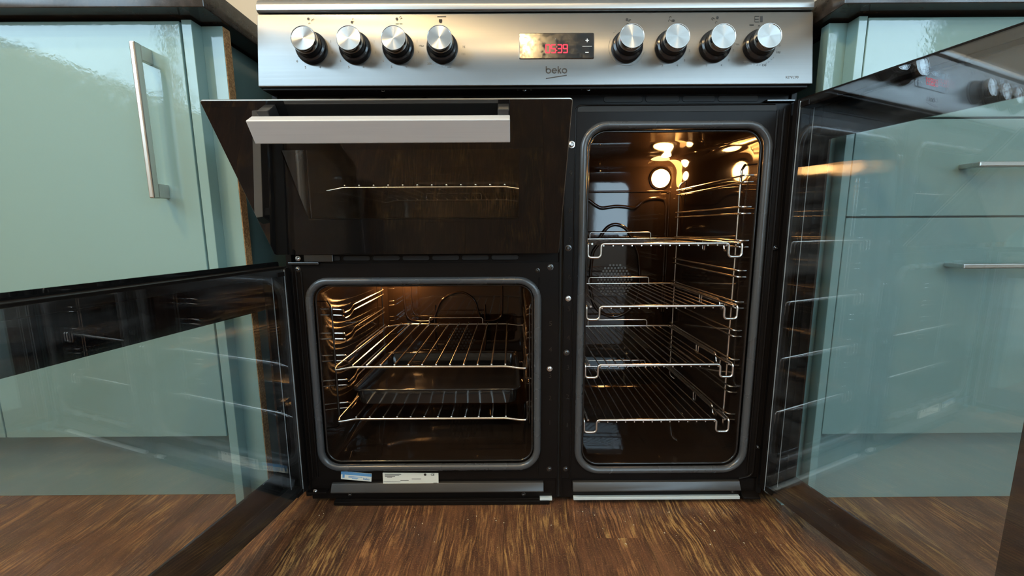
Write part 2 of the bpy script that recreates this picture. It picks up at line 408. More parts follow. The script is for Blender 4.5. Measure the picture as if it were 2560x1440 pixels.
# clock
tt = NT('clock_glass'); sm = tt.noise(tt.obj(), 60, 5, .7); b_ = tt.bsdf((.010, .009, .008), tt.math('MULTIPLY', tt.math('SUBTRACT', sm, .30, clamp=True), .75), 0, .5); CLOCKGLASS = tt.m
clk = part('clock_display', MB().loft([[(x, z, -.0006) for x, z in rrect(-.0258, .094, .0434, .0828, .0016)], [(x, z, .0012) for x, z in rrect(-.0258, .094, .0434, .0828, .0016)]], False, True), CLOCKGLASS, ck, 'black glass clock window', mw=PM)
part('display_frame', MB().tube([(x, z, .0004) for x, z in rrect(-.0262, .0944, .043, .0832, .002)], .0006, 6, True), STEEL, clk)
dg = MB()
SEG = {'a': ((.12, 1), (.88, 1)), 'b': ((1, .92), (1, .56)), 'c': ((1, .44), (1, .08)), 'd': ((.12, 0), (.88, 0)), 'e': ((0, .44), (0, .08)), 'f': ((0, .92), (0, .56)), 'g': ((.14, .5), (.86, .5))}
for ch, u0 in (('abcdef', .0166), ('acdfg', .0257), ('abcdg', .0357), ('abcdfg', .0448)):
    for c_ in ch:
        (a, b), (c, d) = SEG[c_]; W_, H_, v0, th = .0065, .0125, .0522, .00085
        xa, xb = sorted((u0+a*W_, u0+c*W_)); za, zb = sorted((v0+b*H_, v0+d*H_))
        dg.box(xa-th, xb+th, za-th, zb+th, .0012, .0014)
for v_ in (.0555, .0612): dg.box(.0337, .0349, v_-.0006, v_+.0006, .0012, .0014)
part('clock_digits', dg, RED, clk, 'red digits reading 05:39', smooth=False)
part('plus_mark', MB().box(.0806, .0862, .0706, .0720, .0012, .0014).box(.0827, .0841, .0685, .0741, .0012, .0014), WHITEPRINT, clk, smooth=False)
for q in (MB().box(.0755, .0912, .0615, .0622, .0012, .0014), MB().box(.0803, .0857, .0515, .0528, .0012, .0014), MB().box(.0318, .0326, .0735, .0743, .0012, .0014)): part('white_mark', q, WHITEPRINT, clk, smooth=False)
# lettering
lg = MB()
def ring(mb, u, v, ro, wd, a0=0, a1=2*PI, n=28, sq=1.0):
    vs = []; fs = []
    for i in range(n+1):
        a = a0+(a1-a0)*i/n
        for r_ in (ro, ro-wd): vs += [(u+r_*math.cos(a)*sq, v+r_*math.sin(a), .0001), (u+r_*math.cos(a)*sq, v+r_*math.sin(a), .0004)]
    for i in range(n):
        b = i*4; c = b+4
        fs += [(b+1, b+3, c+3, c+1), (b, c, c+2, b+2), (b, b+1, c+1, c), (b+2, c+2, c+3, b+3)]
    mb.add(vs, fs)
def stroke(mb, pts, wd):
    for (a, b), (c, d) in zip(pts, pts[1:]):
        L = math.hypot(c-a, d-b); nx, ny = -(d-b)/L*wd/2, (c-a)/L*wd/2
        vs = [(a+nx, b+ny, .0001), (a-nx, b-ny, .0001), (c-nx, d-ny, .0001), (c+nx, d+ny, .0001)]
        mb.add(vs+[(p[0], p[1], .0004) for p in vs], [(4, 5, 6, 7), (3, 2, 1, 0), (0, 1, 5, 4), (1, 2, 6, 5), (2, 3, 7, 6), (3, 0, 4, 7)])
bw = .0017; br = .0043; by = .0236
stroke(lg, [(.0172, .0310), (.0172, .0236)], bw); ring(lg, .0207, by, br, bw)
ring(lg, .0303, by, br, bw, .0, 1.80*PI); stroke(lg, [(.0264, by), (.0343, by)], bw*.85)
stroke(lg, [(.0366, .0310), (.0366, .0194)], bw); stroke(lg, [(.0370, .0232), (.0408, .0277)], bw); stroke(lg, [(.0378, .0240), (.0412, .0194)], bw)
ring(lg, .0467, by, br, bw)
stroke(lg, [(.0165, .0113), (.0503, .0164)], .0013)
part('logo', lg, INK, ck, 'dark lower-case beko lettering with a slanted underline', smooth=False, mw=PM)
mk = MB(); add_text(mk, 'KDVC90', .0062, .4157, .0112, .0001, sx=.92)
part('model_marking', mk, GREYINK, ck, 'small grey KDVC90 marking', smooth=False, mw=PM)
# knobs
KX = [-.3605, -.2905, -.2212, -.1504, .1475, .2175, .289, .360]; KV = .0605
def knob_meshes():
    skirt = MB().lathe([(.0252, 0), (.0254, .003), (.0245, .0072), (.0228, .0092), (.0206, .0098), (.0200, .0108), (.0202, .0125), (.0199, .0205), (.0195, .0215)], 48)
    band = MB().lathe([(.0195, .0214), (.0197, .0222), (.0194, .0300), (.0188, .0311), (.0182, .0311), (.0180, .0302)], 48, False)
    cap = MB().lathe([(.0181, .0296), (.0181, .0303)], 64)
    ind = MB().box(-.0004, .0004, .0125, .0168, .0303, .0306)
    return mesh('knob', skirt, BLACKPLASTIC), mesh('chrome_band', band, CHROMEBAND), mesh('cap', cap, CAP), mesh('pointer_line', ind, WHITEPRINT)
km = knob_meshes()
TILT = [(0, 0), (0, 0), (.01, 0), (0, .01), (-.02, 0), (0, .01), (.015, -.01), (0, -.01)]
for i, u in enumerate(KX):
    kn = bpy.data.objects.new('knob', km[0]); link(kn, ck)
    kn.matrix_local = PM @ Matrix.Translation((u, KV, .0002)) @ Matrix.Rotation(TILT[i][0], 4, 'X') @ Matrix.Rotation(TILT[i][1], 4, 'Y')
    for nm, me_ in (('chrome_band', km[1]), ('cap', km[2]), ('pointer_line', km[3])):
        link(bpy.data.objects.new(nm, me_), kn)
# dial print
def scale_marks(i, kind):
    mb = MB(); u = KX[i]
    if kind == 'hob':
        for kx, a in (('1', 22), ('2', -10), ('3', -42), ('4', -68), ('5', -112), ('6', -142)):
            add_text(mb, kx, .0052, u+.0320*math.cos(math.radians(a)), KV+.0315*math.sin(math.radians(a)), .0001)
    if kind == 'oven':
        for lab, a in (('75', 4), ('100', -17), ('150', -73), ('200', -128), ('Max', 172)):
            add_text(mb, lab, .0050, u+.0345*math.cos(math.radians(a)), KV+.031*math.sin(math.radians(a)), .0001)
        for a in (-8, -27, -36, -45, -55, -64, -83, -92, -101, -110, -119, -140, -150, -160, -169):
            mb.add(*disc(u+.0312*math.cos(math.radians(a)), KV+.0295*math.sin(math.radians(a)), .0006))
    if kind == 'arc':
        for a0, a1 in ((150, 182), (190, 235), (247, 290), (305, 345)): ring(mb, u, KV, .0295, .0007, math.radians(a0), math.radians(a1), 10)
        for a in (15,): mb.add(*disc(u+.034*math.cos(math.radians(a)), KV+.03*math.sin(math.radians(a)), .0006))
        mb.add(*disc(u-.018, KV+.0265, .0012)); stroke(mb, [(u-.0215, KV+.0235), (u-.0195, KV+.0245)], .0008)
    return mb
def disc(u, v, r, n=10):
    vs = [(u+r*math.cos(2*PI*k/n), v+r*math.sin(2*PI*k/n), .0004) for k in range(n)]
    return vs, [tuple(range(n))]
kinds = ['hob', 'hob', 'hob', 'oven', 'arc', 'hob', 'hob', 'oven']
IC = [(-.3664, .1086), (-.2962, .103), (-.2237, .1079), (-.1532, .1035), (.1479, .1049), (.223, .1027), (.2941, .1073), (.3635, .1046)]
for i in range(8):
    part('dial_scale', scale_marks(i, kinds[i]), GREYINK, ck, kind='stuff', smooth=False, mw=PM)
    mb = MB(); u, v = IC[i]
    if i in (0, 1, 2, 4, 5, 6):
        mb.add(*disc(u, v, .0021, 14))
        dx, dv = ((.0065, -.003), (.002, .004), (.006, .002), (.004, -.002), (-.005, .005), (-.006, -.003))[(0, 1, 2, 4, 5, 6).index(i)]
        for sx_, sv_ in ((dx, dv), (dx*.3, dv-.005), (dx*1.3, dv*.2-.001)):
            ring(mb, u+sx_, v+sv_, .0018, .00035, .3, 1.3*PI, 10)
        if i == 2: stroke(mb, [(u-.002, v-.008), (u+.003, v-.008)], .0007); stroke(mb, [(u+.0045, v-.008), (u+.009, v-.008)], .0007)
    if i == 3:
        mb.add(*disc(u, v, .0026, 14)); mb.box(u-.0025, u+.0025, v-.001, v+.0034, .0001, .0004); stroke(mb, [(u-.005, v+.0075), (u+.009, v+.0075)], .0006)
    if i == 7:
        mb.box(u-.0002, u+.0036, v-.0045, v+.0045, .0001, .0004)
        stroke(mb, [(u-.009, v+.0045), (u-.002, v+.0045)], .0006); stroke(mb, [(u-.009, v-.0045), (u-.002, v-.0045)], .0006); stroke(mb, [(u-.009, v), (u-.003, v)], .0006); stroke(mb, [(u-.009, v-.0045), (u-.009, v+.0045)], .0006)
        mb.box(u-.0175, u-.0105, v-.0102, v-.0085, .0001, .0004); mb.add(*disc(u-.0022, v-.0108, .0012))
    part('dial_symbol', mb, INK, ck, kind='stuff', smooth=False, mw=PM)

# front frames with rounded openings
def front_frame(x0, x1, z0, z1, hole, r, y=0.0, th=.014, parent=ck):
    ho = rrect(*hole, r); ou = rect_like(x0, x1, z0, z1)
    mb = MB().loft([[(x, y+th, z) for x, z in ou], [(x, y, z) for x, z in ou], [(x, y, z) for x, z in ho], [(x, y+.004, z) for x, z in ho], [(x, y+th, z) for x, z in ho]])
    return part('front_frame', mb, FRONT, parent)
def cavity(hole, r, yb, grow):
    x0, x1, z0, z1 = hole; g = grow
    A = rrect(x0, x1, z0, z1, r); B = rrect(x0-g, x1+g, z0-g, z1+g, r*.9); 
    mb = MB().loft([[(x, .004, z) for x, z in A], [(x, .012, z) for x, z in A], [(x, .022, z) for x, z in B], [(x, yb-.012, z) for x, z in B], [(x, yb, z) for x, z in rrect(x0-g+.012, x1+g-.012, z0-g+.012, z1+g-.012, r*.6)]])
    return part('oven_cavity', mb, CAVITY, ck)
def back_panel(hole, yb, g):
    x0, x1, z0, z1 = hole
    return part('back_panel', MB().box(x0-g+.008, x1+g-.008, yb-.001, yb+.004, z0-g+.008, z1+g-.008), CAVITY, ck)
def seal(hole, r, off=.006, rad=.0068):
    x0, x1, z0, z1 = hole
    p = [(x, -.0005, z) for x, z in rrect(x0-off, x1+off, z0-off, z1+off, r+off, 8)]
    part('door_seal', MB().tube(p, rad, 10, True), SEAL, ck, 'grey rubber door seal')
    p = [(x, .006, z) for x, z in rrect(x0+.003, x1-.003, z0+.003, z1-.003, r-.003, 8)]
    part('inner_lip', MB().tube(p, .0022, 8, True), ENAMEL, ck)
HL = (-.4035, .0005, .0868, .4387); HR = (.0912, .3978, .0785, .7055); HG = (-.400, -.004, .512, .708)
front_frame(-.436, .0465, .055, .477, HL, .030)
front_frame(.0525, .436, .055, .7455, HR, .034)
front_frame(-.436, .0465, .4935, .7455, HG, .028)
YL, YR, YG = .425, .41, .40
cavity(HL, .030, YL, .004); cavity(HR, .034, YR, .006); cavity(HG, .028, YG, .004)
bpl = back_panel(HL, YL, .004); bpr = back_panel(HR, YR, .006); back_panel(HG, YG, .004)
seal(HL, .030); seal(HR, .034); seal(HG, .028)
part('divider_strip', MB().box(.0455, .0535, .006, .02, .012, .7455), MATTBLACK, ck)
# folded ridges on the sheet metal
def ridge(pts, r=.0018): part('pressed_ridge', MB().tube(fillet(pts, .012), r, 8), FRONT, ck)
ridge([(.4155, 0, .735), (.4155, 0, .062)], .0022); ridge([(.4265, 0, .737), (.4265, 0, .058), (.40, 0, .052)], .0022)
ridge([(-.4300, 0, .470), (-.4300, 0, .060)], .0022); ridge([(-.4205, 0, .463), (-.4205, 0, .062)], .0022)
ridge([(.0455, 0, .745), (.0455, 0, .02)], .0012); ridge([(.0530, 0, .745), (.0530, 0, .02)], .0012); ridge([(.0705, 0, .055), (.0705, 0, .742), (.0850, 0, .7445), (.41, 0, .7445)], .0016)
ridge([(.0085, 0, .45), (.0085, 0, .062)], .0012)
part('frame_recess', MB().box(.0735, .4130, -.0008, .0, .7335, .7425), MATTBLACK, ck)
# vent strips
part('vent_strip', MB().box(-.436, .436, .004, .016, .7455, .7665), FRONT, ck)
part('vent_strip', MB().box(-.430, .0465, .003, .015, .477, .4935), FRONT, ck)
def slot(x0, x1, z0, z1, y):
    s_ = part('vent_slot', MB().tube([(x, y, z) for x, z in rrect(x0, x1, z0, z1, min((x1-x0), (z1-z0))*.42, 4)], .0008, 6, True), FRONT, ck)
    part('slot_hole', MB().loft([[(x, y-.0003, z) for x, z in rrect(x0, x1, z0, z1, (z1-z0)*.42, 4)], [(x, y+.0003, z) for x, z in rrect(x0, x1, z0, z1, (z1-z0)*.42, 4)]], True, True), MATTBLACK, s_)
for a, b in ((.1184, .185), (.190, .248), (.253, .309), (.314, .383)): slot(a, b, .7505, .7600, .004)
for a, b in ((-.395, -.33), (-.325, -.26), (-.255, -.19), (-.185, -.12)): slot(a, b, .7505, .7600, .004)
for j in range(7): slot(-.398+j*.0535, -.398+j*.0535+.049, .4815, .4905, .003)
# foot of the front
LIP = m_enamel('lip_enamel', (.030, .027, .024), .34, .1, 90, .7)
part('lower_lip', MB().prism([(.008, .029), (-.0085, .0315), (-.0085, .0335), (-.0015, .0470), (.001, .0475), (.008, .0475)], -.394, .019, .001), LIP, ck, 'bevelled sheet metal lip')
part('lower_lip', MB().prism([(.008, .029), (-.0085, .0315), (-.0085, .0335), (-.0015, .0470), (.001, .0475), (.008, .0475)], .076, .402, .001), LIP, ck, 'bevelled sheet metal lip')
part('lower_front', MB().box(-.436, .0465, .004, .016, .012, .056).box(.0525, .436, .004, .016, .012, .056), FRONT, ck)
part('toe_bar', MB().box(-.392, .031, -.004, .006, .0015, .0105, .002).box(-.39, .028, -.002, .01, .0105, .0135, .001), FRONT, ck)
gs = MB().box(.078, .404, -.003, .004, .0100, .0158, .0005)
part('kick_strip', gs, GALV, ck, 'bare metal strip along the bottom edge')
part('kick_strip', MB().box(.012, .036, -.003, .004, .0095, .0155, .0005), GALV, ck, 'short bare metal strip')
# screws and pressed numerals
def screw(x, z, mat, r=.0042, y=0):
    M_ = Matrix.Translation((x, y, z)) @ Matrix.Rotation(PI/2, 4, 'X')
    part('screw', MB(M_).lathe([(r*1.35, 0), (r*1.35, .0008), (r, .001), (r*.95, .0028), (r*.6, .0036), (r*.5, .0022)], 14), mat, ck)
for x_, z_, m_, r_ in ((.0291, .468, DARKSCREW, .0042), (.0061, .4624, DARKSCREW, .0028), (.0620, .4105, SCREW, .0038), (.0292, .2775, SCREW, .0038), (.0602, .3085, DARKSCREW, .0042), (.0610, .5023, DARKSCREW, .0042),
                       (.0300, .0751, DARKSCREW, .0038), (.0618, .0749, DARKSCREW, .0038), (.0640, .6800, SCREW, .0045), (.4320, .5002, DARKSCREW, .0032), (.4320, .118, DARKSCREW, .0032), (-.4255, .4665, DARKSCREW, .004), (-.36, .024, DARKSCREW, .003), (-.02, .022, DARKSCREW, .003), (.39, .026, DARKSCREW, .003)):
    screw(x_, z_, m_, r_)
for x_ in (-.0181, .0871, -.25):
    screw(x_, .7640, DARKSCREW, .0026, -.0255+.004); screw(x_-.011, .7640, DARKSCREW, .0015, -.0255+.004); screw(x_+.011, .7640, DARKSCREW, .0015, -.0255+.004)
NM = Matrix(((1, 0, 0, 0), (0, 0, -1, 0), (0, 1, 0, 0), (0, 0, 0, 1)))
for d_, z_ in zip('987654321', (.6315, .568, .5165, .4495, .391, .3365, .2795, .222, .165)):
    mb = MB(NM); add_text(mb, d_, .013, .0635, z_, .0003); part('pressed_number', mb, ENAMEL, ck, smooth=False)
for d_, z_ in zip('54321', (.3635, .3145, .264, .2195, .170)):
    mb = MB(NM); add_text(mb, d_, .013, .0305, z_, .0003); part('pressed_number', mb, ENAMEL, ck, smooth=False)
# stickers
st = part('energy_sticker', MB(Matrix.Translation((-.345, -.0012, .0625)) @ Matrix.Rotation(.10, 4, 'Y')).box(-.0295, .0295, 0, .0012, -.0085, .0080), STICKERW, ck, 'blue and white sticker')
part('sticker_band', MB(Matrix.Translation((-.345, -.0015, .0625)) @ Matrix.Rotation(.10, 4, 'Y')).box(-.0295, .0295, 0, .0003, .002, .0080).box(-.0265, -.0225, 0, .0003, -.005, .002), STICKERB, st, smooth=False)
mb = MB(Matrix.Translation((-.345, -.0015, .0625)) @ Matrix.Rotation(.10, 4, 'Y'))
for zz, xa, xb in ((-.001, -.015, .012), (-.0035, -.015, .004), (-.0052, -.008, .002)): mb.box(xa, xb, 0, .0003, zz-.0005, zz+.0005)
part('sticker_print', mb, STICKERB, st, smooth=False)
mb = MB(Matrix.Translation((-.345, -.0016, .0625)) @ Matrix.Rotation(.10, 4, 'Y') @ NM); add_text(mb, 'beko', .0062, .020, -.0035, .0001)
part('sticker_lettering', mb, STICKERB, st, smooth=False)
rp = part('rating_plate', MB(Matrix.Translation((-.2395, -.0012, .0575)) @ Matrix.Rotation(.012, 4, 'Y')).box(-.054, .054, 0, .0012, -.0115, .0112), STICKERW, ck, 'white rating label')
mb = MB(Matrix.Translation((-.2395, -.0014, .0575)) @ Matrix.Rotation(.012, 4, 'Y'))
for zz, xa, xb in ((.0085, -.050, -.018), (.0062, -.050, -.022), (.0040, -.050, -.030), (.0020, -.046, -.036), (-.0095, .044, .052), (-.004, -.02, -.004), (-.001, .002, .02)): mb.box(xa, xb, 0, .0002, zz-.00045, zz+.00045)
mb.box(-.053, -.02, 0, .0002, -.0078, -.0072)
pr = part('label_print', mb, INK, rp, smooth=False)
mb = MB(Matrix.Translation((-.2395, -.0016, .0575)) @ Matrix.Rotation(.012, 4, 'Y') @ NM); add_text(mb, 'CE', .0058, .043, .0082, .0001); mb.add(*disc(.0285, .0085, .0026))
part('approval_marks', mb, INK, rp, smooth=False)

# back wall of the tall oven: pressed shapes, fan cover
def press(mbp, pts, y, r, closed=False):
    mbp.tube([(x, y, z) for x, z in pts], r, 8, closed)
def smooth_pts(pts, n=6):
    P = [Vector((a, b, 0)) for a, b in pts]; o = []
    for i in range(len(P)-1):
        p0, p1, p2, p3 = P[max(i-1, 0)], P[i], P[i+1], P[min(i+2, len(P)-1)]
        for k in range(n):
            t = k/n; q = .5*((2*p1) + (p2-p0)*t + (2*p0-5*p1+4*p2-p3)*t*t + (-p0+3*p1-3*p2+p3)*t**3); o.append((q.x, q.y))
    o.append((P[-1].x, P[-1].y)); return o
mb = MB(); press(mb, smooth_pts([(.10, .604), (.130, .6185), (.155, .618), (.172, .611), (.190, .598), (.207, .5905), (.228, .5925), (.2486, .5945), (.272, .5930), (.2964, .5905), (.309, .598), (.3214, .609), (.345, .6155), (.3687, .6150), (.3831, .604), (.386, .55), (.386, .30)]), .4095, .0052)
part('pressed_rib', mb, CAVITY, bpr)
mb = MB(); press(mb, [(.10, .634)] + smooth_pts([(.12, .634), (.30, .6345), (.3774, .635), (.388, .631), (.3925, .620), (.393, .50), (.393, .30)]), .4095, .0034)
part('pressed_rib', mb, CAVITY, bpr)
mb = MB(); fan = smooth_pts([(.200, .49), (.2035, .507), (.2166, .5282), (.2303, .541), (.2501, .5455), (.2745, .5358), (.2900, .515), (.302, .49), (.3111, .4697), (.3165, .44), (.3196, .4088), (.318, .36), (.300, .31), (.25, .285), (.20, .31), (.183, .36), (.1813, .4076), (.1840, .45), (.1879, .4725), (.200, .49)])
press(mb, fan[:-1], .4095, .0052, True); part('fan_cover', mb, CAVITY, bpr)
mb = MB()
for r_ in range(12):
    for c_ in range(12):
        hx = .250 + (c_-5.5)*.0094 + (r_ % 2)*.0047; hz = .392 + (r_-5)*.0082
        if (hx-.25)**2 + (hz-.388)**2 < .050**2:
            mb.add([(hx+.0031*math.cos(2*PI*k/8), .4086, hz+.0031*math.sin(2*PI*k/8)) for k in range(8)], [tuple(range(8))])
part('fan_holes', mb, plain('hole_metal', (.13, .125, .115), .4, 1), bpr, kind='stuff')
for sx_, sz_ in ((.20, .69), (.385, .56), (.385, .43)):
    part('back_screw', MB(Matrix.Translation((sx_, .409, sz_)) @ Matrix.Rotation(PI/2, 4, 'X')).lathe([(.004, 0), (.004, .001), (.002, .003)], 10), SCREW, bpr)
# back wall of the main oven
mb = MB(); press(mb, smooth_pts([(-.350, .40), (-.349, .33), (-.3445, .292), (-.336, .2785), (-.318, .272), (-.288, .271), (-.271, .276), (-.262, .29), (-.240, .335), (-.190, .357), (-.150, .335), (-.135, .29), (-.125, .276), (-.110, .272), (-.09, .274), (-.0725, .284), (-.069, .30), (-.068, .345), (-.068, .40)]), .4245, .0036)
part('pressed_rib', mb, CAVITY, bpl)
mb = MB(); press(mb, smooth_pts([(-.330, .40), (-.329, .33), (-.325, .300), (-.315, .288), (-.300, .285)]), .4245, .0026); press(mb, smooth_pts([(-.262, .32), (-.262, .20), (-.235, .14), (-.19, .125), (-.145, .14), (-.118, .20), (-.118, .32)]), .4245, .0032)
part('pressed_rib', mb, CAVITY, bpl)
mb = MB()
for r_ in range(9):
    for c_ in range(9):
        hx = -.19 + (c_-4)*.0098 + (r_ % 2)*.0049; hz = .215 + (r_-4)*.0085
        if (hx+.19)**2 + (hz-.215)**2 < .04**2: mb.add([(hx+.0031*math.cos(2*PI*k/8), .4236, hz+.0031*math.sin(2*PI*k/8)) for k in range(8)], [tuple(range(8))])
part('fan_holes', mb, MATTBLACK, bpl, kind='stuff')
# lamps
def lamp(x, y, z, R_=.024, parent=bpr, k_=1.0):
    M_ = Matrix.Translation((x, y, z)) @ Matrix.Rotation(PI/2, 4, 'X')
    part('lamp_collar', MB(M_).lathe([(R_*1.22, 0), (R_*1.22, .004), (R_*1.02, .007), (R_*1.02, .001)], 32, False), CAVITY, parent)
    part('lamp_glass', MB(M_).lathe([(R_, .001), (R_, .010)] + [(R_*math.cos(a), .010+.014*math.sin(a)) for a in (.35, .7, 1.05, 1.35)] + [(.001, .024)], 32), OVENGLOW, parent, 'glowing oven lamp')
    pl_ = bpy.data.lights.new('lamp_bulb', 'POINT'); pl_.energy = OVEN_POINT*k_; pl_.color = (1, .5, .17); pl_.shadow_soft_size = .012
    po = bpy.data.objects.new('lamp_bulb', pl_); COL.objects.link(po); po.parent = parent; po.location = (x, y-.045, z)
lamp(.3640, .410, .6680)
lamp(-.338, .425, .4090, .014, bpl, 1.8)
# wire side rails
def rail(name, x, xw, levels, y0, y1, zlo, zhi, kink=False):
    pm = DARKSCREW if kink else CHROME; pr_ = .0015 if kink else .0024
    """x = wire plane, xw = wall side"""
    r0 = part('side_rail', MB().tube(fillet([(xw, y0+.012, zhi+.022), (x+(xw-x)*.3, y0+.004, zhi+.012), (x+(xw-x)*.3, y0+.004, zlo), (xw, y0+.01, zlo-.008)], .01), pr_, 8), pm, ck, 'wire shelf ladder')
    part('rear_post', MB().tube(fillet([(xw, y1-.012, zhi+.022), (x+(xw-x)*.3, y1-.004, zhi+.012), (x+(xw-x)*.3, y1-.004, zlo), (xw, y1-.01, zlo-.008)], .01), pr_, 8), pm, r0)
    for z in levels:
        for dz in (-.006, .006):
            if kink: pts = [(xw, y0+.035, z+dz+.003), (x, y0+.045, z+dz), (x, y0+.052, z+dz-.008), (x, y0+.080, z+dz-.008), (x, y0+.100, z+dz), (x, y1, z+dz), (xw, y1+.01, z+dz)]
            else: pts = [(xw, y0-.018, z+dz), (x, y0-.016, z+dz), (x, y1+.006, z+dz), (xw, y1+.012, z+dz)]
            part('rung', MB().tube(fillet(pts, .008), .0016, 7), CHROME, r0)
LV = (.6255, .5685, .5065, .4500, .3900, .3340, .2758, .2205, .1633)
LVW = tuple(z for z in LV)
rail('r', .3870, .4025, LVW, .052, .345, .136, .632); rail('l', .0960, .0860, LVW, .052, .345, .136, .632)
LV2 = (.1655, .2165, .2700, .3170, .3670)
rail('ll', -.3905, -.4065, LV2, .052, .372, .140, .375, True); rail('lr', -.0090, .0030, LV2, .052, .372, .140, .375, True)

# grill door: hangs on its bottom edge, tipped outward
TH = math.radians(33.4)
GD = Matrix(((1, 0, 0, -.206), (0, -math.sin(TH), -math.cos(TH), -.02), (0, math.cos(TH), -math.sin(TH), .4945), (0, 0, 0, 1)))   # local u, v(up the door), n(out)
GW, GH = .2470, .2550
win = (-.1663, .1775, .0700, .1872)
def plate_with_hole(x0, x1, z0, z1, h, n0, n1, r=.003, ro=.003):
    O_ = rrect(x0, x1, z0, z1, ro, 4); H_ = rrect(*h, r, 4)
    return MB().loft([[(x, z, n0) for x, z in H_], [(x, z, n0) for x, z in O_], [(x, z, n1) for x, z in O_], [(x, z, n1) for x, z in H_], [(x, z, n0) for x, z in H_]])
gd = part('grill_door', plate_with_hole(-GW, GW, 0, GH, win, -.004, 0), BLACKGLASS, ck, 'black glass grill door hanging part open', mw=GD)
part('window_pane', MB().box(win[0], win[1], win[2], win[3], -.0035, -.0003), SMOKED, gd, 'smoked viewing window', smooth=False)
part('door_frame', plate_with_hole(-GW+.010, GW-.010, .006, GH-.012, (win[0]-.012, win[1]+.012, win[2]-.012, win[3]+.012), -.024, -.0042), FRONT, gd)
part('edge_trim', MB().tube([(x, z, -.0020) for x, z in rrect(-GW, GW, 0, GH, .003, 3)], .0013, 6, True), plain('edge_steel', (.40, .38, .34), .3, 1), gd)
part('handle_bar', MB().box(-.1724, .1642, .2130, .2434, .024, .0405, .0012), HANDLESTEEL, gd, 'brushed steel handle bar')
for u in (-.1640, .1480): part('handle_bracket', MB().box(u, u+.0155, .2270, .2500, -.0002, .0245, .0015), plain('bracket_grey', (.03, .03, .03), .25, .3), gd)
for u in (-.215, .215): part('hinge_arm', MB().box(u-.004, u+.004, .004, .030, -.040, -.024, .001), DARKSCREW, gd)

# swing doors (local X from hinge to free edge, Y towards the outer face, Z up)
def swing_door(name, hx, ang, side, L, zi, zo, clear, inner_s0, label):
    a = ang; e = Vector((side*math.sin(a), -math.cos(a), 0)); m = Vector((side*math.cos(a), math.sin(a), 0))
    # keep a right-handed frame: local y is outward on the right-hand door, inward on the left-hand one
    yv = m if side > 0 else -m; s_ = 1 if side > 0 else -1
    DM = Matrix(((e.x, yv.x, 0, hx), (e.y, yv.y, 0, 0), (0, 0, 1, 0), (0, 0, 0, 1)))
    T = .030
    def sl(x0, x1, t0, t1, z0, z1, b=0, mb=None):
        mb = mb or MB(); a_, b_ = sorted((t0*s_, t1*s_)); return mb.box(x0, x1, a_, b_, z0, z1, b)
    O_ = rrect(0.004, L, zo[0], zo[1], .003, 4); H_ = rrect(*clear, .002, 4); mb = MB()
    mb.loft([[(x, (T-.004)*s_, z) for x, z in H_], [(x, (T-.004)*s_, z) for x, z in O_], [(x, T*s_, z) for x, z in O_], [(x, T*s_, z) for x, z in H_], [(x, (T-.004)*s_, z) for x, z in H_]])
    d = part(name, mb, BLACKGLASS, ck, label, mw=DM)
    part('outer_pane', sl(clear[0], clear[1], T-.0038, T-.0002, clear[2], clear[3]), GLASS, d, smooth=False)
    # perimeter frame between the panes
    b_ = .012; mb = MB()
    sl(inner_s0-.010, L-.004, .0042, T-.0042, zi[1]-b_, zi[1]+.004, .001, mb); sl(inner_s0-.010, L-.004, .0042, T-.0042, zi[0], zi[0]+b_, .001, mb)
    sl(inner_s0-.012, inner_s0-.002, .0005, T-.0042, zi[0], zi[1]+.002, .001, mb); sl(L-.014, L-.004, .0042, T-.0042, zi[0], zi[1]+.002, .001, mb)
    part('door_frame', mb, FRONT, d)
    part('inner_pane', sl(inner_s0, L-.008, 0, .0040, zi[0], zi[1]), COATED, d, 'clear coated inner glass', smooth=False)
    part('pane_edge', MB().tube([(inner_s0, .002*s_, zi[0]+.001), (inner_s0, .002*s_, zi[1]-.001)], .0009, 6), plain('pane_edge_grey', (.24, .26, .27), .25), d)
    part('middle_pane', sl(inner_s0+.013, L-.016, .0150, .0180, zi[0]+.006, zi[1]-.006), GLASS, d, smooth=False)
    part('pane_edge', MB().tube([(inner_s0+.013, .0165*s_, zi[0]+.014), (inner_s0+.013, .0165*s_, zi[1]-.014)], .0006, 6), MAT['pane_edge_grey'], d)
    for zc in (zi[0]+.004, zi[1]-.012): part('pane_clip', sl(inner_s0+.004, inner_s0+.020, -.0022, 0, zc, zc+.008, .0006), FRONT, d)
    # bar handle on the outer face
    hz = zo[1]-.035
    part('handle_bar', sl(L*.5-.12, L*.5+.12, T+.024, T+.040, hz-.014, hz+.014, .001), HANDLESTEEL, d)
    for q in (-.108, .108): part('handle_bracket', sl(L*.5+q-.008, L*.5+q+.008, T-.0002, T+.0245, hz-.01, hz+.01, .001), MATTBLACK, d)
    for zc in (zi[0]+.006, zi[1]-.014):
        part('hinge', sl(-.006, .016, .006, .020, zc-.006, zc+.014, .0015), DARKSCREW, d)
    return d
swing_door('tall_oven_door', .4325, .2104, 1, .390, (.0400, .7445), (.0400, .7560), (.0575, .3215, .0880, .6775), .0215, 'glass tall oven door swung wide open')
swing_door('main_oven_door', -.4335, .175, -1, .478, (.0415, .4695), (.0400, .4810), (.040, .4200, .0990, .4005), .0215, 'glass main oven door swung wide open')
